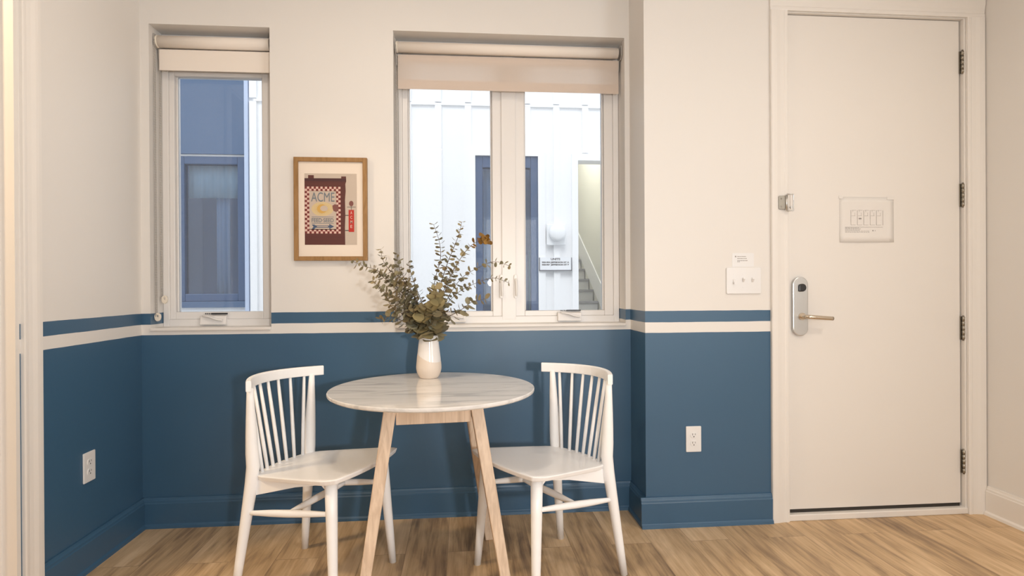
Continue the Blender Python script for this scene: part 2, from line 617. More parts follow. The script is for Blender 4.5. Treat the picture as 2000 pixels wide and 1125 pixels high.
door = tag(empty('door_1', (1.55, YP, 0)), 'white flush entry door with keycard lock', kind='structure')
def local(bm, e):
    bmesh.ops.translate(bm, verts=bm.verts, vec=-Vector(e.location))
    return bm
def part(name, bm, m, parent, **kw):
    return build(name, local(bm, parent), m, parent, **kw)
DY = YP + .020                                # door face
bm = BM(); box(bm, DX0 + .0035, 2.4585, DY, DY + .045, .0475, 2.4300)
part('door_slab', bm, M['door'], door, bevel=.0015)
bm = BM(); box(bm, DX0 + .004, 2.457, DY + .004, DY + .04, .0305, .0475)
part('door_sweep', bm, M['rubber'], door)
for z0, z1 in ((2.170, 2.279), (1.513, 1.625), (.856, .970), (.197, .311)):
    bm = BM()
    zc = (z0 + z1) / 2
    for k in range(5):
        a = z0 + (z1 - z0) * k / 5 + .0008
        b = z0 + (z1 - z0) * (k + 1) / 5 - .0008
        tube(bm, [(2.4665, DY - .012, a), (2.4665, DY - .012, b)], .0068, 12)
    tube(bm, [(2.4665, DY - .012, z0 - .005), (2.4665, DY - .012, z1 + .005)], .0045, 10)
    box(bm, 2.4560, 2.4664, DY - .0045, DY + .0005, z0, z1)
    box(bm, 2.4668, 2.4740, DY - .013, DY - .008, z0, z1)
    part('hinge', bm, M['hinge'], door, smooth=False)
# keycard lock: long rounded plate, reader dome, lever
bm = BM()
prism(bm, rrect(1.5835, 1.6595, .8855, 1.1685, .0375, 9), 'y', DY - .016, DY)
lock = part('lock_plate', bm, M['steel'], door, bevel=.003)
bm = BM()
cx, cz = 1.6290, 1.1190
pts = [(cx - .019, cz - .021), (cx - .002, cz - .021)]
pts += [(cx + .0185 * math.cos(R(a)), cz - .002 + .0190 * math.sin(R(a))) for a in range(-80, 100, 15)]
pts += [(cx - .012, cz + .016), (cx - .019, cz + .009)]
prism(bm, pts, 'y', DY - .024, DY - .015)
o = build('card_reader', local(bm, door), M['dark'], lock, bevel=.004); o['label'] = 'black rounded card reader'
bm = BM()
hx, hz = 1.6270, .9790
tube(bm, [(hx, DY - .016, hz), (hx, DY - .022, hz)], .0175, 24)
tube(bm, smooth_path([(hx, DY - .020, hz), (hx, DY - .040, hz), (hx + .004, DY - .056, hz), (hx + .020, DY - .064, hz - .001), (hx + .06, DY - .066, hz - .004), (hx + .125, DY - .064, hz - .009)], 6), .0098, 14)
o = build('lever_handle', local(bm, door), M['nickel'], lock); o['label'] = 'warm nickel lever handle'
bm = BM()
for z in (1.10, .98, .90):
    box(bm, DX0 + .002, DX0 + .006, DY - .001, DY + .002, z - .018, z + .018)
part('latch_edge', bm, M['hinge'], door)

# door guard on the casing
t = thing('door_guard', 'small metal swing guard screwed to the casing at the left edge of the white door', 'door guard', (1.5140, YP - .0165, 1.52))
bm = BM()
prism(bm, rrect(1.5000, 1.5330, 1.4895, 1.5530, .006, 4), 'y', YP - .0215, YP - .0120)
for z in (1.503, 1.540):
    tube(bm, [(1.513, YP - .0215, z), (1.513, YP - .0245, z)], .0042, 10)
part('mounting_plate', bm, M['hinge'], t, bevel=.0012)
bm = BM()
tube(bm, [(1.5360, YP - .024, 1.485), (1.5360, YP - .024, 1.556)], .0055, 12)
part('pivot', bm, M['steel'], t)
bm = BM()
tube(bm, [(1.5370, YP - .030, 1.560), (1.5640, YP - .030, 1.560), (1.5670, YP - .030, 1.556), (1.5670, YP - .030, 1.486), (1.5640, YP - .030, 1.482), (1.5370, YP - .030, 1.482)], .0032, 10)
tube(bm, [(1.5560, YP - .024, 1.498), (1.5560, YP - .033, 1.498)], .0058, 12)
part('swing_bar', bm, M['steel'], t)

# ------------------------------------------------------------------ left doorway trim
bm = BM()
prism(bm, [(XL + h, OY1 + .0105 + d) for d, h in casing_profile(.0845)], 'z', 0, 2.44)
prism(bm, [(XL + h, OY0 - .008 - d) for d, h in casing_profile(.0845)], 'z', 0, 2.44)
prism(bm, [(XL + h, 2.44 + d) for d, h in casing_profile(.0845)], 'y', OY0 - .092, OY1 + .095)
structure('trim_4', bm, M['trim'], 'white moulded casing of the open doorway at far left')
bm = BM()
box(bm, XL - .128, XL + .004, OY1 - .018, OY1, 0, OZ)
box(bm, XL - .128, XL + .004, OY0, OY0 + .018, 0, OZ)
box(bm, XL - .128, XL + .004, OY0, OY1, OZ - .018, OZ)
box(bm, XL - .080, XL - .042, OY1 - .032, OY1 - .018, 0, OZ - .018)
structure('trim_5', bm, M['trim'], 'white jamb lining of the open doorway at far left')

# ------------------------------------------------------------------ windows
FY = .115                                      # face of the window frames
def window(name, w, label, sashes, mull, sash_bottom, top):
    e = tag(empty(name, ((w[0] + w[1]) / 2, FY, w[2])), label, kind='structure')
    g = .0015
    bm = BM()
    fw = .030
    box(bm, w[0] + g, w[0] + fw, FY, FY + .083, w[2] + g, w[3] - g)
    box(bm, w[1] - fw, w[1] - g, FY, FY + .083, w[2] + g, w[3] - g)
    box(bm, w[0] + fw, w[1] - fw, FY, FY + .083, w[2] + g, w[2] + .036)
    box(bm, w[0] + fw, w[1] - fw, FY, FY + .083, w[3] - .045, w[3] - g)
    if mull:
        box(bm, mull[0], mull[1], FY - .001, FY + .083, w[2] + .020, w[3] - .045)
    # inner step of the frame
    box(bm, w[0] + fw, w[0] + fw + .010, FY + .012, FY + .083, w[2] + .036, w[3] - .045)
    box(bm, w[1] - fw - .010, w[1] - fw, FY + .012, FY + .083, w[2] + .036, w[3] - .045)
    part('window_frame', bm, M['vinyl'], e, bevel=.002)
    for (a, b, ga, gb) in sashes:
        bm = BM()
        y0, y1 = FY + .010, FY + .060
        z0, z1 = w[2] + .036, w[3] - .045
        box(bm, a, ga, y0, y1, z0, z1)
        box(bm, gb, b, y0, y1, z0, z1)
        box(bm, ga, gb, y0, y1, z0, sash_bottom)
        box(bm, ga, gb, y0, y1, top, z1)
        # glazing bead
        for q in ((ga, ga + .008), (gb - .008, gb)):
            box(bm, q[0], q[1], y0 + .020, y1, sash_bottom, top)
        s = part('sash', bm, M['vinyl'], e, bevel=.003)
        bm = BM(); box(bm, ga + .001, gb - .001, FY + .036, FY + .040, sash_bottom, top)
        build('pane', local(bm, e), M['glass'], s)
    bm = BM()
    box(bm, w[0] + .001, w[1] - .001, -.010, FY + .01, w[2] - .012, w[2] + .003)
    part('window_sill', bm, M['trim'], e, bevel=.003)
    return e
win1 = window('window_1', W1, 'narrow left casement window with white frame', [(-1.4365, -.943, -1.412, -.9915)], None, 1.0125, 2.184)
win2 = window('window_2', W2, 'wide double casement window with white frame', [(-.297, .218, -.2690, .1625), (.275, .800, .3300, .7530)], (.210, .283), 1.0035, 2.285)

def crank(e, xc):
    bm = BM()
    y1 = FY + .004
    # folded casement operator: flared cover with a handle lying over it
    prism(bm, [(y1, .948), (y1 - .030, .949), (y1 - .031, .954), (y1 - .020, .992), (y1, .998)], 'x', xc - .062, xc + .062)
    c = part('crank_cover', bm, M['vinyl'], e, bevel=.004)
    bm = BM()
    tube(bm, smooth_path([(xc - .045, y1 - .026, .992), (xc - .015, y1 - .036, .990), (xc + .02, y1 - .038, .978), (xc + .05, y1 - .034, .972)], 5), [.006] * 3 + [.0075] * 13, 10, ratio=.7)
    build('crank_handle', local(bm, e), M['vinyl'], c)
    bm = BM()
    box(bm, xc - .012, xc + .062, FY - .006, FY + .004, 1.0000, 1.0070)
    for k in range(4):
        box(bm, xc - .044 + k * .009, xc - .039 + k * .009, FY - .003, FY + .002, 1.001, 1.006)
    o = build('operator_arm', local(bm, e), M['dark'], c); o['label'] = 'dark metal operator arm'
crank(win1, -1.2225)
crank(win2, -.040)
crank(win2, .5600)
for x in (.2060, .2800):
    bm = BM()
    prism(bm, rrect(x - .009, x + .009, 1.070, 1.192, .008, 5), 'y', FY - .012, FY - .003)
    tube(bm, smooth_path([(x, FY - .012, 1.170), (x + .002, FY - .026, 1.150), (x + .003, FY - .028, 1.10), (x + .003, FY - .024, 1.082)], 5), .006, 10)
    part('sash_lock', bm, M['vinyl'], win2, bevel=.002)

# ------------------------------------------------------------------ roller blinds
def ring_chain(bm, x, y0, y1, ztop, zbot, gap):
    for y in (y0, y1):
        tube(bm, [(x, y, ztop), (x, y, zbot)], .0017, 6)
        z = ztop
        while z > zbot:
            bmesh.ops.create_icosphere(bm, subdivisions=1, radius=.0026, matrix=Matrix.Translation((x, y, z)))
            z -= .012
def tensioner(parent, x, y, z):
    bm = BM()
    n = 20
    out = [(x + .014 * math.cos(2 * math.pi * k / n), z + (.018 if math.sin(2 * math.pi * k / n) > 0 else .022) * math.sin(2 * math.pi * k / n)) for k in range(n)]
    inn = [(x + .0045 * math.cos(2 * math.pi * k / n), z + .003 + .0065 * math.sin(2 * math.pi * k / n)) for k in range(n)]
    V = []
    for yy in (y - .006, y + .006):
        V.append([[bm.verts.new((p[0], yy, p[1])) for p in ring] for ring in (out, inn)])
    for k in range(n):
        j = (k + 1) % n
        for s in (0, 1):
            bm.faces.new((V[s][0][k], V[s][0][j], V[s][1][j], V[s][1][k]))
        bm.faces.new((V[0][0][k], V[0][0][j], V[1][0][j], V[1][0][k]))
        bm.faces.new((V[0][1][k], V[0][1][j], V[1][1][j], V[1][1][k]))
    o = part('chain_tensioner', bm, M['cream_plastic'], parent, bevel=.0015)
    o['label'] = 'cream plastic chain tensioner'

def rolled_blind(w, zc, r, label, tens, group):
    t = thing('roller_blind', label, 'blind', ((w[0] + w[1]) / 2, .062, zc), 0, group)
    bm = BM()
    tube(bm, [(w[0] + .018, .062, zc), (w[1] - .018, .062, zc)], r, 28)
    part('rolled_fabric', bm, M['fabric_opaque'], t)
    for x, s in ((w[0] + .003, 1), (w[1] - .003, -1)):
        bm = BM()
        prism(bm, [(.034, zc + .030), (.095, zc + .030), (.095, zc - .030), (.050, zc - .036), (.034, zc - .020)], 'x', x, x + s * .004)
        part('bracket', bm, M['chain'], t)
    bm = BM()
    lathe_pts = [(.029, 0), (.031, .002), (.031, .010), (.029, .012)]
    xx = w[0] + .0075
    tube(bm, [(xx, .062, zc), (xx + .010, .062, zc)], r + .002, 24)
    part('chain_wheel', bm, M['cream_plastic'], t)
    bm = BM()
    ring_chain(bm, w[0] + .0095, .0285, .040, zc, tens[2], .012)
    part('chain', bm, M['chain'], t)
    tensioner(t, *tens)
    return t

def hung_blind(w, ztop, zbot, label, tens, m, hem, group):
    zc = ztop - .0245
    t = thing('roller_blind', label, 'blind', ((w[0] + w[1]) / 2, .095, zc), 0, group)
    bm = BM()
    tube(bm, [(w[0] + .020, .0875, zc), (w[1] - .020, .0875, zc)], .0240, 24)
    part('rolled_fabric', bm, M['fabric_opaque'], t)
    bm = BM()
    box(bm, w[0] + .016, w[1] - .014, .0625, .0637, zbot, ztop - .004)
    f = part('fabric', bm, m, t)
    bm = BM()
    if hem:
        box(bm, w[0] + .016, w[1] - .014, .0640, .0665, zbot + .002, zbot + hem)
        box(bm, w[0] + .017, w[1] - .015, .0668, .0725, zbot + .003, zbot + .030)
    else:
        box(bm, w[0] + .016, w[1] - .014, .0640, .0720, zbot + .001, zbot + .014)
    part('bottom_bar', bm, M['fabric_opaque'], t)
    for x, s in ((w[0] + .0085, 1), (w[1] - .0085, -1)):
        bm = BM()
        prism(bm, [(.066, zc + .022), (.110, zc + .022), (.110, zc - .030), (.072, zc - .030)], 'x', x, x + s * .0035)
        part('bracket', bm, M['chain'], t)
    bm = BM()
    ring_chain(bm, w[0] + .0155, .066, .077, zc, tens[2], .012)
    part('chain', bm, M['chain'], t)
    tensioner(t, *tens)
    return t
GB = 'roller blinds in the windows'
rolled_blind(W1, 2.323, .029, 'fully rolled-up beige roller blind at the top of the narrow left window', (-1.4510, .035, .995), GB)
hung_blind(W1, 2.292, 2.187, 'short opaque beige roller blind hanging under the rolled one in the narrow window', (-1.4365, .072, 1.078), M['fabric_opaque'], 0, GB)
rolled_blind(W2, 2.332, .0265, 'long rolled-up beige roller blind along the top of the wide window', (-.3120, .035, 1.00), GB)
hung_blind(W2, 2.300, 2.124, 'translucent beige roller blind partly lowered across the wide double window', (-.2980, .072, 1.060), M['fabric'], .047, GB)

# ------------------------------------------------------------------ framed print
t = thing('framed_print', 'oak framed print of a brick building with a painted sign, between the windows', 'picture', (-.6258, 0, 1.5095))
PX0, PX1, PZ0, PZ1 = -.7985, -.4530, 1.2600, 1.7575
bm = BM()
fw = .0205
y0, y1 = -.024, -.001
for a in ((PX0, PX0 + fw, PZ0, PZ1), (PX1 - fw, PX1, PZ0, PZ1), (PX0 + fw, PX1 - fw, PZ0, PZ0 + fw), (PX0 + fw, PX1 - fw, PZ1 - fw, PZ1)):
    box(bm, a[0], a[1], y0, y1, a[2], a[3])
part('frame', bm, M['frame_wood'], t, bevel=.0012)
bm = BM(); box(bm, PX0 + fw - .002, PX1 - fw + .002, -.014, -.003, PZ0 + fw - .002, PZ1 - fw + .002)
part('mat_board', bm, mat('cream_mat_board', (.78, .69, .60), .8, .2), t)
PC = [mat('print_' + n, c, .55, .3) for n, c in (
    ('sky', (.52, .44, .37)), ('brick', (.105, .035, .030)), ('brickdark', (.070, .028, .030)), ('cream', (.52, .43, .36)),
    ('red', (.17, .030, .028)), ('check', (.66, .46, .40)), ('slate', (.16, .19, .22)), ('gold', (.58, .36, .10)),
    ('navy', (.07, .10, .17)), ('bladered', (.46, .035, .025)), ('pink', (.70, .42, .36)), ('blotch', (.20, .08, .07)), ('darkgrey', (.05, .04, .04)), ('paleyellow', (.60, .47, .26)))]
def pm(x, y):                                   # sketch coordinates of the print -> wall
    return (-.7496 + (x - 35) / 715 * .2464, 1.3365 + (1045 - y) / 990 * .3441)
bm = BM()
Y0 = -.0146
def prect(x0, y0, x1, y1, lay, mi):
    a, b = pm(x0, y1), pm(x1, y0)
    quad(bm, a[0], b[0], a[1], b[1], Y0 - .00018 * lay, mi)
def ppoly(pts, lay, mi):
    poly(bm, [pm(*p) for p in pts], Y0 - .00018 * lay, mi)
prect(35, 55, 750, 1045, 0, 0)
ppoly([(35, 1045), (588, 1045), (585, 800), (592, 640), (588, 420), (598, 300), (594, 200), (606, 160), (603, 93), (537, 93), (537, 120), (163, 122), (163, 80), (84, 80), (84, 122), (35, 122)], 1, 1)
prect(35, 122, 600, 165, 2, 2)
for k in range(16):
    prect(35, 180 + k * 54, 586, 182.5 + k * 54, 2, 2)
prect(98, 296, 468, 836, 3, 3)
sq = 31.0
for i in range(16):                              # chequered border
    for j in range(22):
        if 2 <= i < 14 and 2 <= j < 19: continue
        if j >= 21: continue
        x, y = 38 + i * sq * .985, 238 + j * sq
        prect(x, y, x + sq * .985, y + sq, 3, 5 if (i + j) % 2 else 4)
n = 36
ppoly([(278 + 150 * math.cos(2 * math.pi * k / n), 548 - 98 * math.sin(2 * math.pi * k / n)) for k in range(n)], 4, 13)
for k in range(22):                               # sun rays
    a = 2 * math.pi * k / 22
    ppoly([(270 + 60 * math.cos(a - .06), 550 - 50 * math.sin(a - .06)), (270 + 60 * math.cos(a + .06), 550 - 50 * math.sin(a + .06)), (270 + 118 * math.cos(a), 550 - 86 * math.sin(a))], 5, 7)
ppoly([(270 + 66 * math.cos(2 * math.pi * k / n), 545 - 62 * math.sin(2 * math.pi * k / n)) for k in range(n)], 6, 7)
ppoly([(300 + 52 * math.cos(2 * math.pi * k / n), 540 - 40 * math.sin(2 * math.pi * k / n)) for k in range(n)], 7, 3)
ppoly([(415, 500), (450, 480), (492, 500), (502, 550), (470, 590), (430, 575), (418, 540)], 7, 11)
ppoly([(130, 765), (165, 765), (185, 777), (370, 777), (370, 755), (436, 791), (370, 828), (370, 808), (185, 808), (165, 826), (130, 826), (155, 795)], 5, 8)
prect(200, 786, 355, 798, 6, 3)
prect(130, 655, 432, 662, 5, 6)
prect(130, 745, 432, 752, 5, 6)
prect(588, 630, 640, 640, 2, 12)
prect(588, 840, 640, 850, 2, 12)
prect(636, 558, 712, 866, 3, 9)
prect(671, 505, 677, 558, 3, 12)                  # plain finial with a cross arm
prect(615, 515, 735, 521, 3, 12)
ppoly([(674 + 30 * math.cos(2 * math.pi * k / 20), 470 - 38 * math.sin(2 * math.pi * k / 20)) for k in range(20)], 4, 11)
pr = part('print', bm, PC, t)
def pletter(body, cx, cy, h, wd, m, bold, lay=8):
    p = pm(cx, cy)
    me = text_mesh(body, h, bold=bold, extrude=.0001)
    ys = [v.co.y for v in me.vertices]; xs = [v.co.x for v in me.vertices]
    yc = (max(ys) + min(ys)) / 2; xc = (max(xs) + min(xs)) / 2
    ky = h / (max(ys) - min(ys)); kx = wd / (max(xs) - min(xs))
    me.materials.clear(); me.materials.append(m)
    L = Vector(t.location)
    for v in me.vertices:
        x, y, z = v.co
        v.co = Vector((p[0] + (x - xc) * kx, Y0 - .0004 - .00018 * lay - z, p[1] + (y - yc) * ky)) - L
    link(bpy.data.objects.new('lettering', me), pr)
u = .2464 / 715
pletter('ACME', 285, 382, 130 * u, 320 * u, PC[6], 0.0)
pletter('FEED\u00b7SEED', 281, 704, 58 * u, 300 * u, PC[6], .0002)
for k, ch in enumerate('ACME'):
    pletter(ch, 674, 598 + k * 64, 42 * u, 28 * u, PC[10], .0003)

# ------------------------------------------------------------------ switch plate, cards, outlets, notice
t = thing('light_switch_panel', 'white plate of three toggle switches left of the door', 'light switch', (1.333, YP, 1.151))
bm = BM(); prism(bm, rrect(1.2475, 1.4185, 1.0890, 1.2140, .006, 4), 'y', YP - .008, YP - .0002)
part('cover_plate', bm, M['plate'], t, bevel=.003)
for k, (dx, up) in enumerate(((-.0455, -1), (0, 1), (.0455, 1))):
    x = 1.333 + dx - .004
    bm = BM()
    box(bm, x - .0052, x + .0052, YP - .0084, YP - .0070, 1.1390, 1.1640)
    prism(bm, [(YP - .008, 1.1515 - .008), (YP - .008, 1.1515 + .008), (YP - .019, 1.1515 + up * .012 + .004), (YP - .020, 1.1515 + up * .012 - .004)], 'x', x - .0042, x + .0042)
    part('toggle', bm, M['plate'], t)
for dx in (-.0495, -.004, .0415):
    for z in (1.121, 1.182):
        bm = BM(); tube(bm, [(1.333 + dx, YP - .0078, z), (1.333 + dx, YP - .0088, z)], .0025, 10)
        part('screw', bm, M['plate'], t)

t = thing('instruction_card', 'small white printed card stuck just above the light switches', 'card', (1.332, YP, 1.25))
bm = BM(); box(bm, 1.2790, 1.3855, YP - .0012, YP - .0002, 1.2185, 1.2825)
part('card', bm, M['plate'], t)
bm = BM()
tube(bm, [(1.2955, YP - .0012, 1.2665), (1.2955, YP - .0016, 1.2665)], .0038, 14)
for z, w_ in ((1.2665, .042), (1.2570, .046), (1.2470, .050), (1.2415, .012)):
    x = 1.304
    rnd = random.Random(int(z * 1e4))
    while x < 1.304 + w_:
        l = rnd.uniform(.004, .009)
        quad(bm, x, min(x + l, 1.304 + w_), z - .0018, z + .0018, YP - .0014)
        x += l + .0018
part('printed_text', bm, M['paleink'], t)

def outlet(label, loc, rz):
    """built at the origin facing -Y, then placed"""
    t = thing('power_outlet', label, 'outlet', loc, rz, 'duplex wall outlets')
    bm = BM(); prism(bm, rrect(-.037, .037, -.0605, .0605, .004, 4), 'y', -.0065, -.0002)
    build('cover_plate', bm, M['plate'], t, bevel=.0025)
    for dz in (.0195, -.0195):
        bm = BM()
        pts = [(.0170 * math.cos(R(a)), dz + .0145 * max(-.92, min(.92, math.sin(R(a)) * 1.12))) for a in range(0, 360, 12)]
        prism(bm, pts, 'y', -.0085, -.0060)
        s = build('socket', bm, M['plate'], t, bevel=.0008)
        bm = BM()
        box(bm, -.0075, -.0053, -.0090, -.0080, dz - .0005, dz + .0080)
        box(bm, .0053, .0072, -.0090, -.0080, dz + .0005, dz + .0075)
        tube(bm, [(0, -.0080, dz - .0070), (0, -.0090, dz - .0070)], .0027, 12)
        build('slots', bm, M['slot'], s)
    return t
outlet('white duplex outlet on the blue wall beside the entry door', (1.0845, YP, .4075), 0)
outlet('white duplex outlet low on the dark blue left wall', (XL, -.3990, .4115), R(90))

t = thing('evacuation_notice', 'white paper notice with a floor plan taped to the door', 'notice', (1.97, DY, 1.446))
NX0, NX1, NZ0, NZ1 = 1.8305, 2.1105, 1.3365, 1.5570
bm = BM()
n = 10
for i in range(n):                                # sheet, its lower edge lifting off a little
    for j in range(8):
        def P(i, j):
            s, q = i / n, j / 8
            lift = .0010 + .0055 * max(0, 1 - q * 2.2) ** 2 * (.6 + .4 * math.sin(s * 5))
            return (NX0 + (NX1 - NX0) * s, DY - lift, NZ0 + (NZ1 - NZ0) * q)
        bm.faces.new([bm.verts.new(P(*c)) for c in ((i, j), (i + 1, j), (i + 1, j + 1), (i, j + 1))])
bmesh.ops.remove_doubles(bm, verts=bm.verts, dist=1e-5)
o = part('sheet', bm, M['paper'], t, smooth=True)
sm = o.modifiers.new('thick', 'SOLIDIFY'); sm.thickness = .0004
bm = BM()
yy = DY - .0026
def ln(x0, z0, x1, z1, w_=.0009):
    quad(bm, min(x0, x1) - w_ / 2, max(x0, x1) + w_ / 2, min(z0, z1) - w_ / 2, max(z0, z1) + w_ / 2, yy)
gx0, gx1, gz0, gz1 = 1.888, 2.0530, 1.4200, 1.4920
for k in range(6):
    x = gx0 + (gx1 - gx0) * k / 5
    ln(x, gz0, x, gz1, .0013)
for k in range(5):
    a = gx0 + (gx1 - gx0) * k / 5
    b = gx0 + (gx1 - gx0) * (k + 1) / 5
    ln(a, gz0, a + (b - a) * .72, gz0)
    ln(a + (b - a) * .15, gz1, b - (b - a) * .2, gz1)
    ln(a + (b - a) * .1, gz0 + .045, b - (b - a) * .35, gz0 + .045)
    ln(a + (b - a) * .6, gz0 + .045, a + (b - a) * .6, gz0 + .060)
    ln(a + (b - a) * .3, gz1 - .008, a + (b - a) * .3, gz1)
quad(bm, 1.928, 1.942, 1.4480, 1.4550, yy)
ln(1.858, 1.4095, 2.052, 1.4095, .0012)
for z, e in ((1.4060, 1.93), (1.4010, 1.93), (1.3960, 1.935), (1.3905, 1.975), (1.3850, 1.975)):
    x = 1.858
    rnd = random.Random(int(z * 1e4))
    while x < e:
        l = rnd.uniform(.005, .013)
        quad(bm, x, x + l, z - .0009, z + .0009, yy)
        x += l + .0022
quad(bm, 1.998, 2.004, 1.390, 1.396, yy)
quad(bm, 2.011, 2.014, 1.391, 1.395, yy)
part('floor_plan', bm, M['paleink'], t)
for x0, x1, z0, z1 in ((NX1 - .036, NX1 + .004, NZ1 - .012, NZ1 + .003), (NX0 - .004, NX0 + .016, NZ1 - .010, NZ1 + .004)):
    bm = BM(); box(bm, x0, x1, DY - .0032, DY - .0028, z0, z1)
    o = part('tape', bm, M['paper'], t); o['label'] = 'strip of tape'

# ------------------------------------------------------------------ chairs
SEG = 12
def lerp(a, b, t): return a + (b - a) * t
Zs, Zf = .4348, .469                               # seat top at the back and the front
US, UF = -.017, .353
def seat_z(u): return Zs + (Zf - Zs) * (u - US) / (UF - US)
def make_chair():
    """local frame: +X is the way the chair faces, Z up, origin on the floor under the seat's back edge"""
    root = empty('dining_chair')
    # seat
    bm = BM()
    ns, nt_ = 22, 20
    top, bot = [], []
    for i in range(ns + 1):
        s = i / ns
        rt, rb = [], []
        for j in range(nt_ + 1):
            q = -1 + 2 * j / nt_
            u0 = -.078 + .026 * q * q
            u1 = .380 - .027 * q * q
            # rounded front corners
            hw = lerp(.160, .226, min(1, (s * .45 + .01) / .40) ** .8) if s > 0 else .150
            if s > .80:
                k = (s - .80) / .20
                hw *= 1 - .07 * k ** 3
                u1 -= 0
            if s < .12:
                hw *= lerp(.90, 1, s / .12)
            u = lerp(u0, u1, s)
            w = hw * q
            dish = .008 * (1 - q * q) * math.sin(math.pi * min(1, s * 1.05)) 
            z = seat_z(u) - dish
            rt.append(bm.verts.new((u, w, z)))
            e = .012 if False else 0
            inset = 1 - .030
            rb.append(bm.verts.new((lerp(.17, u, .975), w * .965, seat_z(u) - .019)))
        top.append(rt); bot.append(rb)
    for G, flip in ((top, False), (bot, True)):
        for i in range(ns):
            for j in range(nt_):
                f = [G[i][j], G[i + 1][j], G[i + 1][j + 1], G[i][j + 1]]
                bm.faces.new(f[::-1] if flip else f).smooth = True
    for i in range(ns):
        bm.faces.new((top[i][0], top[i + 1][0], bot[i + 1][0], bot[i][0]))
        bm.faces.new((top[i][nt_], top[i + 1][nt_], bot[i + 1][nt_], bot[i][nt_]))
    for j in range(nt_):
        bm.faces.new((top[0][j], top[0][j + 1], bot[0][j + 1], bot[0][j]))
        bm.faces.new((top[ns][j], top[ns][j + 1], bot[ns][j + 1], bot[ns][j]))
    build('seat', bm, M['chair'], root, bevel=.004)
    # back legs run on as posts, thickest at the seat
    for s in (-1, 1):
        bm = BM()
        F, K, Tp = Vector((-.097, s * .1973, 0)), Vector((-.043, s * .163, .435)), Vector((-.040, s * .1779, .760))
        pts = [F, F.lerp(K, .25), F.lerp(K, .5), F.lerp(K, .75), F.lerp(K, .93), K + Vector((.0015, 0, .03)), K.lerp(Tp, .25), K.lerp(Tp, .45), K.lerp(Tp, .65), K.lerp(Tp, .85), Tp]
        tube(bm, pts, [.0145, .0165, .0188, .0212, .0232, .0236, .0226, .0205, .0175, .0140, .0112], 18)
        build('rear_leg', bm, M['chair'], root)
    for s in (-1, 1):
        bm = BM()
        F, K = Vector((.3339, s * .2004, 0)), Vector((.3045, s * .1704, .452))
        tube(bm, [F, F.lerp(K, .3), F.lerp(K, .7), K], [.0140, .0168, .0204, .0222], 18)
        build('front_leg', bm, M['chair'], root)
    # curved top rail
    bm = BM()
    def arc(w): return -.115 + .105 * (w / .217) ** 2
    n = 20
    rings = []
    for k in range(n + 1):
        w = -.217 + .434 * k / n
        d = Vector((2 * .105 * w / .217 ** 2, 1, 0)).normalized()
        nrm = Vector((d.y, -d.x, 0))
        c = Vector((arc(w), w, 0))
        hz = .0195
        rise = .0
        prof = [(-.0085, -hz), (.0085, -hz), (.0095, -hz + .004), (.0095, hz - .004), (.0075, hz), (-.0075, hz), (-.0095, hz - .004), (-.0095, -hz + .004)]
        rings.append([bm.verts.new(c + nrm * a + Vector((0, 0, .7735 + b))) for a, b in prof])
    for a, b in zip(rings, rings[1:]):
        for k in range(8):
            bm.faces.new((a[k], a[(k + 1) % 8], b[(k + 1) % 8], b[k]))
    bm.faces.new(rings[0]); bm.faces.new(rings[-1])
    build('top_rail', bm, M['chair'], root, bevel=.0015)
    # seven spindles fanning out to the rail
    for k in range(7):
        a = -1 + 2 * k / 6
        bm = BM()
        b0 = Vector((-.058 + .018 * a * a, a * .115, seat_z(-.05) - .010))
        b1 = Vector((arc(a * .155), a * .155, .760))
        tube(bm, [b0, b0.lerp(b1, .3), b0.lerp(b1, .7), b1], [.0066, .0074, .0070, .0058], 10)
        build('spindle', bm, M['chair'], root)
    # side stretchers and the cross stretcher between them
    mids = []
    for s in (-1, 1):
        F, K = Vector((-.097, s * .1973, 0)), Vector((-.043, s * .163, .435))
        a = F.lerp(K, .295 / .435)
        F, K = Vector((.3339, s * .2004, 0)), Vector((.3045, s * .1704, .452))
        b = F.lerp(K, .335 / .452)
        mids.append(a.lerp(b, .5))
        bm = BM()
        tube(bm, [a.lerp(b, q) for q in (.0, .12, .3, .5, .7, .88, 1)], [.0078, .0095, .0125, .0138, .0125, .0095, .0078], 12)
        build('side_stretcher', bm, M['chair'], root)
    a, b = mids
    bm = BM()
    tube(bm, [a.lerp(b, q) for q in (.0, .12, .3, .5, .7, .88, 1)], [.0085, .0100, .0125, .0135, .0125, .0100, .0085], 12)
    build('cross_stretcher', bm, M['chair'], root)
    # wedge-shaped aprons under the seat sides
    for s in (-1, 1):
        bm = BM()
        v = []
        for u, w, h in ((-.035, .150, .058), (.150, .158, .024), (.300, .162, .010)):
            for dw in (-.009, .009):
                for z in (seat_z(u) - .0165, seat_z(u) - .017 - h + .0):
                    v.append(bm.verts.new((u, s * (w + dw), z)))
        for i in (0, 4):
            q = v[i:i + 8]
            for f in ((0, 4, 5, 1), (2, 3, 7, 6), (0, 2, 6, 4), (1, 5, 7, 3)):
                bm.faces.new([q[x] for x in f])
        bm.faces.new((v[0], v[1], v[3], v[2])); bm.faces.new((v[8], v[10], v[11], v[9]))
        build('apron', bm, M['chair'], root)
    for s in (-1, 1):                                # small corner brackets at the front legs
        for du, dv in ((-.055, 0), (0, -.055 * s)):
            bm = BM()
            c = Vector((.3045, s * .1704, .449))
            o = Vector((du, dv, 0)); t_ = Vector((dv, du, 0)).normalized() * .007
            P = [c, c + o, c + Vector((0, 0, -.050))]
            A = [bm.verts.new(p + t_) for p in P]; B = [bm.verts.new(p - t_) for p in P]
            bm.faces.new(A); bm.faces.new(B[::-1])
            for i in range(3):
                bm.faces.new((A[i], A[(i + 1) % 3], B[(i + 1) % 3], B[i]))
            build('corner_bracket', bm, M['chair'], root)
    return root
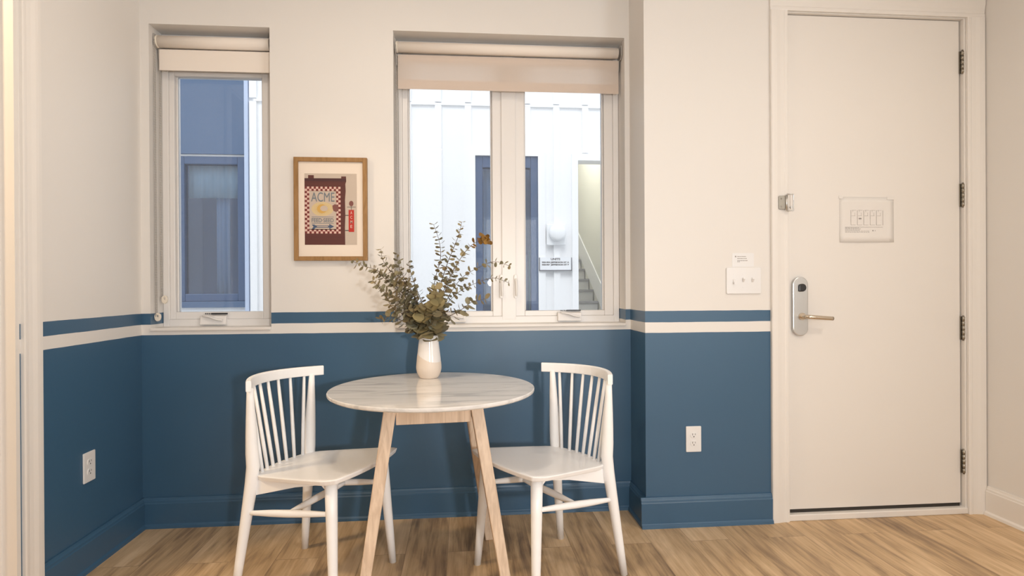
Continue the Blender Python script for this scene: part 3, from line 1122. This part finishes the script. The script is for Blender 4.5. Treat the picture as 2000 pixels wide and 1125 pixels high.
def copy_tree(o, parent=None):
    c = o.copy()
    COL.objects.link(c)
    if parent is not None: c.parent = parent
    for ch in list(o.children):
        copy_tree(ch, c)
    return c
ch1 = make_chair()
ch2 = copy_tree(ch1)
for c, loc, a, lab in ((ch1, (-.6735, -.5165, 0), -.4076, 'white spindle-back chair left of the table, facing right'),
                       (ch2, (.4475, -.5335, 0), 3.6475, 'white spindle-back chair right of the table, facing left')):
    c.location = loc
    c.rotation_euler = (0, 0, a)
    tag(c, lab, 'chair', 'white chairs at the round table')

# ------------------------------------------------------------------ table
TC = Vector((-.1155, -.556, 0)); TR = .404; TZ = .7308
table = thing('dining_table', 'round marble-topped table on pale ash legs between two white chairs', 'table', TC)
bm = BM()
lathe(bm, [(.01, TZ - .016), (TR - .006, TZ - .016), (TR - .001, TZ - .012), (TR, TZ - .009), (TR, TZ - .003), (TR - .0012, TZ - .0008), (TR - .003, TZ), (.01, TZ)], 96)
for f in bm.faces: f.smooth = False
build('tabletop', bm, M['marble'], table)
LC = Vector((-.003, -.012, 0)); ca, sa = math.cos(.090), math.sin(.090)
def tl(i, j, a): return Vector((LC.x + a * (i * ca - j * sa), LC.y + a * (i * sa + j * ca), 0))
for i, j in ((-1, -1), (1, -1), (1, 1), (-1, 1)):
    bm = BM()
    st, sb = .157, .2605
    rings = []
    for z, h in ((.7145, .0232), (.35, .0215), (0, .0180)):
        c = tl(i, j, lerp(sb, st, z / .69)) + Vector((0, 0, z))
        rings.append([bm.verts.new(c + Vector((p * h * ca - q * h * sa, p * h * sa + q * h * ca, 0))) for p, q in ((-1, -1), (1, -1), (1, 1), (-1, 1))])
    for a, b in zip(rings, rings[1:]):
        for k in range(4):
            bm.faces.new((a[k], a[(k + 1) % 4], b[(k + 1) % 4], b[k]))
    bm.faces.new(rings[0]); bm.faces.new(rings[-1])
    build('leg', bm, M['ash'], table, bevel=.004)
A_ = .157
for (p, q) in (((-1, -1), (1, -1)), ((1, -1), (1, 1)), ((1, 1), (-1, 1)), ((-1, 1), (-1, -1))):
    a, b = tl(*p, A_), tl(*q, A_)
    d = (b - a).normalized(); nn = Vector((-d.y, d.x, 0)) * .011
    a = a + d * .020; b = b - d * .020
    bm = BM()
    v = [bm.verts.new(x + s * nn + Vector((0, 0, z))) for x in (a, b) for s in (-1, 1) for z in (.628, .7145)]
    for f in ((0, 1, 3, 2), (4, 6, 7, 5), (0, 4, 5, 1), (2, 3, 7, 6), (0, 2, 6, 4), (1, 5, 7, 3)):
        bm.faces.new([v[k] for k in f])
    build('apron', bm, M['ash'], table, bevel=.002)

# ------------------------------------------------------------------ vase and eucalyptus
VC = (-.1445, -.3130, TZ + .0002)
bm = BM()
prof = [(.006, 0), (.036, 0), (.0400, .003), (.0455, .012), (.0520, .026), (.0548, .040), (.0552, .050), (.0540, .064), (.0515, .090), (.0480, .120), (.0445, .150), (.0418, .175), (.0402, .186), (.0390, .1875), (.0372, .186), (.0385, .165), (.0440, .12), (.0500, .07), (.0500, .04), (.040, .012), (.006, .010)]
lathe(bm, prof, 56)
v = build('vase', bm, M['vase'])
v.location = VC
tag(v, 'white and beige two-tone ceramic vase standing on the marble table', 'vase')

def leaf(bm, c, axis, nrm, size, wid=.9):
    """one small round leaf: a cupped disc growing from c along axis"""
    axis = axis.normalized()
    side = axis.cross(nrm).normalized()
    nrm = side.cross(axis).normalized()
    m = 9
    mid = bm.verts.new(c + axis * size * .55 - nrm * size * .10)
    ring = []
    for k in range(m):
        a = 2 * math.pi * k / m
        ring.append(bm.verts.new(c + axis * size * (.55 - .55 * math.cos(a)) + side * (size * .5 * wid * math.sin(a)) + nrm * size * .05 * math.cos(2 * a)))
    for k in range(m):
        bm.faces.new((mid, ring[k], ring[(k + 1) % m])).smooth = True

GE = 'dried eucalyptus stems in the vase'
def stem(label, pts, size, npair, lm='leaf', tipmat=None, seed=0, r0=.0022, start=.18):
    rnd = random.Random(seed)
    base = Vector((VC[0] + (pts[0][0] - VC[0]) * .25, VC[1] + rnd.uniform(-.01, .01), TZ + .035))
    path = smooth_path([base] + [Vector(p) for p in pts], 6)
    t = thing('eucalyptus_stem', label, 'eucalyptus', base, 0, GE)
    bm = BM()
    n = len(path)
    tube(bm, path, [lerp(r0, .0008, k / (n - 1)) for k in range(n)], 6)
    part('twig', bm, M['stemwood'], t)
    # arc-length walk above the vase mouth
    L = [0]
    for a, b in zip(path, path[1:]): L.append(L[-1] + (b - a).length)
    s0 = next(L[i] for i in range(n) if path[i].z > TZ + .175)
    bl, bt = BM(), BM()
    ang = rnd.uniform(0, 6.28)
    for k in range(npair):
        f = k / max(1, npair - 1)
        s = lerp(s0 + (L[-1] - s0) * start, L[-1] - .002, f)
        i = max(j for j in range(n - 1) if L[j] <= s)
        q = (s - L[i]) / max(1e-6, L[i + 1] - L[i])
        c = path[i].lerp(path[i + 1], q)
        d = (path[i + 1] - path[i]).normalized()
        e1 = d.cross(Vector((.3, .2, 1) if abs(d.z) < .9 else (1, 0, 0))).normalized()
        e2 = d.cross(e1)
        ang += R(90) + rnd.uniform(-.5, .5)
        taper = 1 - .42 * f
        for sgn in (1, -1):
            o = (e1 * math.cos(ang) + e2 * math.sin(ang)) * sgn
            axis = o * 1.0 + d * rnd.uniform(.15, .75) + Vector((rnd.uniform(-.25, .25), rnd.uniform(-.25, .25), rnd.uniform(-.35, .25)))
            nr = d * .9 - o * .4 + Vector((rnd.uniform(-.6, .6), rnd.uniform(-.6, .3), rnd.uniform(-.3, .6)))
            if abs(axis.normalized().dot(nr.normalized())) > .95: nr = e2
            sz = size * 1.45 * taper * rnd.uniform(.85, 1.3)
            leaf(bt if (tipmat and f > .80) else bl, c + o * .002, axis, nr, sz, rnd.uniform(.75, 1.05))
    if tipmat:
        for k in range(16):
            c = path[-1] + Vector((rnd.uniform(-.020, .014), rnd.uniform(-.012, .012), rnd.uniform(-.012, .012)))
            leaf(bt, c, Vector((rnd.uniform(-1, 1), rnd.uniform(-1, .3), rnd.uniform(-1, 1))), Vector((rnd.uniform(-.5, .5), -1, rnd.uniform(-.3, .6))), .018)
    part('leaves', bl, M[lm], t)
    if tipmat:
        o = part('tip_leaves', bt, M[tipmat], t); o['label'] = 'golden brown tip leaves'
    else:
        bt.free()
    return t

stem('tallest eucalyptus stem rising straight up left of centre against the window', [(-.143, -.313, .906), (-.134, -.306, 1.041), (-.115, -.3, 1.165), (-.092, -.293, 1.256), (-.097, -.287, 1.331), (-.122, -.28, 1.409)], .021, 24, seed=1)
stem('tall slender eucalyptus stem leaning right with its tip level with the tallest', [(-.136, -.313, .906), (-.104, -.322, 1.086), (-.065, -.332, 1.22), (-.024, -.341, 1.32), (-.008, -.351, 1.364), (.003, -.36, 1.412)], .019, 26, seed=2)
stem('eucalyptus stem leaning right that ends in a golden brown cluster', [(-.132, -.313, .906), (-.087, -.34, 1.086), (-.024, -.366, 1.219), (.042, -.393, 1.306), (.107, -.42, 1.334)], .020, 23, tipmat='leaf_gold', seed=3)
stem('long thin eucalyptus stem arching right, upper of two reaching the window mullion', [(-.13, -.313, .906), (-.075, -.31, 1.052), (-.003, -.308, 1.164), (.088, -.305, 1.221), (.152, -.303, 1.241), (.212, -.3, 1.223)], .018, 22, seed=4, r0=.0016)
stem('thin sparse eucalyptus stem arching right, lower of two reaching the window mullion', [(-.127, -.313, .906), (-.08, -.318, 1.03), (-.019, -.324, 1.101), (.053, -.329, 1.141), (.137, -.335, 1.168), (.208, -.34, 1.147)], .016, 20, seed=5, r0=.0015)
stem('short eucalyptus stem with broad leaves reaching low to the right above the sill', [(-.125, -.313, .906), (-.075, -.335, .986), (-.008, -.357, 1.026), (.045, -.378, 1.064), (.102, -.4, 1.079)], .028, 13, seed=6)
stem('longest eucalyptus stem leaning left to the corner of the framed print', [(-.156, -.313, .906), (-.199, -.33, 1.02), (-.278, -.348, 1.132), (-.351, -.365, 1.198), (-.408, -.383, 1.219), (-.452, -.4, 1.238)], .022, 27, seed=7)
stem('eucalyptus stem leaning left with its tip rising highest beside the framed print', [(-.152, -.313, .906), (-.186, -.318, 1.042), (-.247, -.324, 1.154), (-.308, -.329, 1.203), (-.337, -.335, 1.247), (-.347, -.34, 1.296)], .021, 25, seed=8)
stem('eucalyptus stem leaning left in front of the left edge of the wide window', [(-.15, -.313, .906), (-.179, -.3, 1.03), (-.229, -.286, 1.132), (-.274, -.273, 1.212), (-.284, -.26, 1.28)], .021, 22, seed=9)
stem('bushy eucalyptus stem spreading left below the longest one', [(-.161, -.313, .906), (-.211, -.345, .999), (-.273, -.377, 1.077), (-.324, -.408, 1.111), (-.366, -.44, 1.158)], .023, 23, seed=10)
stem('short eucalyptus stem bending left with its tip turned up above the blue band', [(-.161, -.313, .906), (-.199, -.335, .976), (-.256, -.357, 1.017), (-.296, -.378, 1.045), (-.315, -.4, 1.093)], .024, 18, seed=11)
stem('lowest eucalyptus stem on the left, in front of the dark blue band', [(-.161, -.313, .906), (-.208, -.325, .953), (-.264, -.337, .988), (-.311, -.348, 1.004), (-.348, -.36, .992)], .026, 14, seed=12)
stem('short eucalyptus stem with the broadest pale olive leaves, front centre', [(-.143, -.313, .906), (-.131, -.355, .987), (-.116, -.398, 1.055), (-.105, -.44, 1.12)], .042, 16, lm='leaf_pale', seed=13, start=.05)
stem('thin eucalyptus stem standing upright just left of the tallest', [(-.147, -.313, .906), (-.17, -.295, 1.041), (-.202, -.276, 1.131), (-.224, -.258, 1.189), (-.236, -.24, 1.242)], .018, 19, seed=14)
stem('shortest olive eucalyptus stem bunched over the mouth of the vase', [(-.145, -.313, .906), (-.151, -.345, .955), (-.159, -.375, 1.00), (-.147, -.40, 1.045)], .040, 16, lm='leaf_pale', seed=15, start=.0)
stem('short dark eucalyptus stem crowding the right side of the vase mouth', [(-.130, -.313, .906), (-.112, -.335, .945), (-.095, -.355, .985), (-.085, -.37, 1.03)], .034, 14, seed=16, start=.0)
stem('short dark eucalyptus stem crowding the left side of the vase mouth', [(-.160, -.313, .906), (-.180, -.330, .945), (-.198, -.350, .985), (-.205, -.37, 1.03)], .033, 14, seed=17, start=.0)

stem('eucalyptus stem leaning left in the middle of the left-hand spray', [(-.158, -.313, .906), (-.200, -.33, 1.01), (-.262, -.35, 1.10), (-.318, -.37, 1.16), (-.370, -.39, 1.205)], .021, 24, seed=21)
stem('eucalyptus stem reaching up and left close behind the bushy one', [(-.155, -.313, .906), (-.190, -.30, 1.02), (-.240, -.285, 1.10), (-.285, -.27, 1.16), (-.300, -.26, 1.215)], .022, 22, seed=22)
stem('short eucalyptus stem rising right of centre below the golden tip', [(-.138, -.313, .906), (-.110, -.33, 1.01), (-.075, -.35, 1.10), (-.045, -.37, 1.17), (-.030, -.38, 1.215)], .022, 20, seed=23)

# ------------------------------------------------------------------ outside: the house across the alley
FYD = 3.10
bm = BM(); box(bm, -8, 9, .2, 9, -.6, -.5)
structure('ground', bm, M['pave'], 'concrete paving of the alley')
house = thing('neighbor_house', 'white board-and-batten house seen through both windows', 'house', (0, FYD, -.5))
NW = [(-2.79, -2.135, 1.00, 2.435, True), (.1483, .7969, .80, 2.478, False)]     # tall windows
SW0, SW1, SWT = 1.2150, 1.775, 2.440                                     # stair doorway
bm = BM()
T2 = .16
xs = [-7.0, -3.3, NW[0][0], NW[0][1], NW[1][0], NW[1][1], SW0, SW1, 7.0]
box(bm, -7.0, NW[0][0], FYD, FYD + T2, -.5, 6)
box(bm, NW[0][1], NW[1][0], FYD, FYD + T2, -.5, 6)
box(bm, NW[1][1], SW0, FYD, FYD + T2, -.5, 6)
box(bm, SW1, 7.0, FYD, FYD + T2, -.5, 6)
box(bm, SW0, SW1, FYD, FYD + T2, SWT, 6)
for a, b, z0, z1, _ in NW:
    box(bm, a, b, FYD, FYD + T2, -.5, z0)
    box(bm, a, b, FYD, FYD + T2, z1, 6)
part('siding', bm, M['siding'], house)
k = 0
for i in range(-12, 12):
    x = .0775 + i * .3045
    if -2.83 < x < -2.10: continue
    segs = [(-.5, 2.985), (3.02, 6)]
    if .04 < x < .88: segs = [(2.535, 2.985), (3.02, 6)]
    if 1.13 < x < 1.85: segs = [(2.52, 2.985), (3.02, 6)]
    bm = BM()
    for z0, z1 in segs:
        box(bm, x - .033, x + .033, FYD - .030, FYD, z0, z1)
    part('batten', bm, M['siding'], house)
bm = BM()
box(bm, -2.05, 5, FYD - .022, FYD, 2.990, 3.014)
part('band_flashing', bm, M['siding'], house)
bm = BM()
box(bm, -2.81, -2.100, FYD - .030, FYD, 2.455, 5.0)
o = part('blue_panel', bm, M['navy'], house); bm = BM(); box(bm, -2.81, -2.135, FYD - .034, FYD, .94, 1.00); part('window_apron', bm, M['navy'], house); bm = BM(); box(bm, -2.135, -2.098, FYD - .036, FYD, .85, 5.0); part('corner_trim', bm, M['lilac_curtain'], house); o['label'] = 'slate blue panel around the narrow window'
bm = BM()
for a, b, c, d in ((.043, .1483, .8, 2.478), (.7969, .8700, .8, 2.478), (.043, .87, 2.478, 2.535), (1.150, SW0, -.5, SWT), (1.15, 1.86, SWT, 2.510)):
    box(bm, a, b, FYD - .036, FYD, c, d)
part('white_casing', bm, M['siding'], house)
for a, b, z0, z1, flag in NW:
    bm = BM()
    f = .075
    y0, y1 = FYD - .012, FYD + .07
    box(bm, a, a + f, y0, y1, z0, z1); box(bm, b - f, b, y0, y1, z0, z1)
    box(bm, a + f, b - f, y0, y1, z1 - (.078 if flag else .12), z1); box(bm, a + f, b - f, y0, y1, z0, z0 + .075)
    fr = part('window_frame', bm, M['navy_dark'], house, bevel=.006)
    fr['label'] = 'slate blue window frame'
    bm = BM(); box(bm, a + f, b - f, FYD + .030, FYD + .036, z0 + .07, z1 - .07)
    build('window_pane', local(bm, house), M['far_glass'], fr)
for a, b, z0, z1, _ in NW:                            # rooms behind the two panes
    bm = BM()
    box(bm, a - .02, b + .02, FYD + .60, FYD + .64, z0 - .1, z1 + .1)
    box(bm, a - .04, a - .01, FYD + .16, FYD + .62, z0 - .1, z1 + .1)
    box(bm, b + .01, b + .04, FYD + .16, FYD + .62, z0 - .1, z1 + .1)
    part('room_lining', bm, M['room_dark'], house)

bm = BM()                                             # stairwell walls
box(bm, SW1, SW1 + .1, FYD + T2, 9, -.5, 6)
box(bm, SW0 - .35, SW0 - .25, FYD + T2, 9, -.5, 6)
box(bm, SW0 - .35, SW1 + .1, 8.4, 8.5, -.5, 6)
part('stairwell', bm, M['stairwall'], house)
bm = BM()
for k in range(-8, 14):
    y = 4.5 + .27 * k
    z = .9368 + .1478 * k
    box(bm, SW0 - .25, SW1 - .012, y + .02, y + .30, -.5, z - .028, 0)
    box(bm, SW0 - .25, SW1 - .012, y - .006, y + .30, z - .026, z, 1)
box(bm, SW0 - .25, SW1 - .012, FYD + T2, 4.5 - 8 * .27, -.5, -.4, 0)
part('staircase', bm, [M['riser'], M['tread']], house)
bm = BM()
prism(bm, [(2.6, .20), (2.6, -.1), (8.3, 3.02), (8.3, 3.32)], 'x', SW1 - .012, SW1)
part('stair_skirt', bm, M['siding'], house)

def curtain(label, x0, x1, y, z0, z1, m, folds=5):
    bm = BM()
    n = folds * 8
    top, bot = [], []
    for k in range(n + 1):
        x = lerp(x0, x1, k / n)
        d = .012 * math.sin(k / n * folds * 2 * math.pi)
        top.append(bm.verts.new((x, y + d, z1))); bot.append(bm.verts.new((x, y + d, z0)))
    for k in range(n):
        bm.faces.new((bot[k], bot[k + 1], top[k + 1], top[k])).smooth = True
    o = build('curtain', bm, m)
    s = o.modifiers.new('thick', 'SOLIDIFY'); s.thickness = .003
    return tag(o, label, 'curtain', 'curtains in the house opposite')
curtain('pale valance curtain across the top of the blue window outside the narrow window', -2.73, -2.19, FYD + .12, 2.04, 2.42, M['pale_curtain'], 7)
curtain('grey-blue curtain strip hanging below the valance in the blue window', -2.495, -2.36, FYD + .20, .95, 2.42, M['grey_curtain'], 3)
curtain('slate narrow curtain behind the glass of the far blue window, left half', .235, .42, FYD + .14, .90, 2.36, M['grey_curtain'], 3)
curtain('lilac-grey strip of curtain in the far blue window beside the mullion', .655, .700, FYD + .18, .84, 1.47, M['lilac_curtain'], 2)
curtain('teal strip of curtain at the right edge of the far blue window', .712, .755, FYD + .13, .84, 1.50, M['teal_curtain'], 2)

# sign and meter on the house
t = thing('wall_sign', 'white UNITS address sign on the white siding outside', 'sign', (.972, FYD - .034, 1.364))
bm = BM(); box(bm, .806, 1.136, FYD - .052, FYD - .0365, 1.299, 1.432)
part('sign_board', bm, M['sign_white'], t)
bm = BM()
box(bm, .800, .808, FYD - .056, FYD - .0365, 1.293, 1.428)
box(bm, 1.134, 1.142, FYD - .056, FYD - .0365, 1.293, 1.428)
box(bm, .800, 1.142, FYD - .056, FYD - .0365, 1.291, 1.300)
part('sign_edge', bm, M['sign_grey'], t)
for body, z, h, w_ in (('UNITS', 1.411, .030, .098), ('900-904 JEFFERSON ST A', 1.378, .020, .285), ('900-906 JEFFERSON ST B', 1.353, .020, .285)):
    lettering(body, h, (.970 - t.location.x, -.0185, z - t.location.z), M['ink'], t, width=w_, extrude=.0005, bold=.0012)
t = thing('electric_meter', 'white round electric meter on a square base above the address sign', 'electric meter', (.975, FYD - .034, 1.59))
bm = BM(); box(bm, .880, 1.075, FYD - .070, FYD - .031, 1.555, 1.775)
part('meter_base', bm, M['meter'], t, bevel=.008)
bm = BM()
rings = []
for r_, d in ((.088, .070), (.088, .105), (.080, .122), (.054, .134), (.004, .138)):
    rings.append([bm.verts.new(((.985 + r_ * math.cos(2 * math.pi * k / 36)), FYD - d, 1.680 + r_ * math.sin(2 * math.pi * k / 36))) for k in range(36)])
for a, b in zip(rings, rings[1:]):
    for k in range(36):
        bm.faces.new((a[k], a[(k + 1) % 36], b[(k + 1) % 36], b[k])).smooth = True
bm.faces.new(rings[0]); bm.faces.new(rings[-1])
part('meter_dome', bm, M['meter'], t)

# ------------------------------------------------------------------ light
def area(name, loc, rot, sx, sy, power, col, shape='RECTANGLE'):
    l = bpy.data.lights.new(name, 'AREA')
    l.shape = shape
    l.size = sx
    l.size_y = sy
    l.energy = power
    l.color = col
    o = bpy.data.objects.new(name, l)
    o.location = loc
    o.rotation_euler = rot
    return link(o)
# daylight through the windows of the rear wall and of the right wall, both behind the camera
area('rear_window_daylight', (.80, YR - .05, 1.55), (R(90), 0, 0), .8, 1.3, 6, (1.0, .99, .98))
fl = area('added_shadow_light', (.66, -3.9, 1.22), (R(90), 0, 0), .13, .13, 24, (1.0, .98, .95), 'DISK')  # added unseen source behind the camera, strengthens chair and vase shadows on the wall
fl.data.spread = R(130)
area('side_window_daylight', (XR + .05, -3.9, 1.5), (0, R(90), 0), 1.4, 1.6, 60, (.93, .97, 1.0))
# ceiling downlights
for n_, x, y, p in (('downlight_table', -.45, -1.20, 12), ('downlight_entry', 2.0, -2.0, 16), ('downlight_room', -.3, -3.6, 5), ('downlight_room', 1.6, -3.8, 5)):
    area(n_, (x, y, ZC - .012), (0, 0, 0), .16, .16, p, (1.0, .85, .69), 'DISK')
area('hall_light', (-2.3, -1.5, ZC - .012), (0, 0, 0), .3, .3, 48, (1.0, .73, .44), 'DISK')
pl = bpy.data.lights.new('added_stair_fill', 'POINT')  # fill light added to brighten the stairs, no fixture seen there
pl.energy = 55
pl.shadow_soft_size = .12
pl.color = (1, .97, .90)
po = bpy.data.objects.new('added_stair_fill', pl)
po.location = (1.35, 4.6, 3.6)
link(po)
sun = bpy.data.lights.new('sun', 'SUN')
sun.energy = 1.7
sun.angle = R(25)
sun.color = (1, .97, .93)
so = bpy.data.objects.new('sun', sun)
so.rotation_euler = (R(40), 0, R(-14))          # shines on the house opposite, from over this building's roof
link(so)
w = bpy.data.worlds.new('sky')
sc.world = w
w.use_nodes = True
bg = w.node_tree.nodes['Background']
bg.inputs['Color'].default_value = (.91, .955, 1.0, 1)
bg.inputs['Strength'].default_value = 1.75

# ------------------------------------------------------------------ camera
f, yaw, pitch, roll, H, D = 1130.9, .0871, -.0023, -.0055, 1.1294, 2.8785
F = Vector((math.sin(yaw) * math.cos(pitch), math.cos(yaw) * math.cos(pitch), math.sin(pitch)))
R0 = Vector((math.cos(yaw), -math.sin(yaw), 0))
U0 = R0.cross(F)
RR = R0 * math.cos(roll) + U0 * math.sin(roll)
UU = U0 * math.cos(roll) - R0 * math.sin(roll)
cd = bpy.data.cameras.new('camera')
cd.sensor_fit = 'HORIZONTAL'
cd.sensor_width = 36
cd.lens = 36 * f / 2000
cd.clip_start = .02
cam = bpy.data.objects.new('camera', cd)
m4 = Matrix((( RR.x, UU.x, -F.x, 0), (RR.y, UU.y, -F.y, -D), (RR.z, UU.z, -F.z, H), (0, 0, 0, 1)))
cam.matrix_world = m4
link(cam)
sc.camera = cam

sc.view_settings.view_transform = 'Standard'
sc.view_settings.look = 'None'
sc.view_settings.exposure = -0.26
sc.view_settings.gamma = 1.0
sc.view_settings.use_curve_mapping = False
try:
    sc.cycles.use_denoising = True
    sc.cycles.max_bounces = 10
    sc.cycles.diffuse_bounces = 6
    sc.cycles.transparent_max_bounces = 12
    sc.cycles.sample_clamp_indirect = 6
    sc.cycles.caustics_reflective = False
    sc.cycles.caustics_refractive = False
except Exception:
    pass
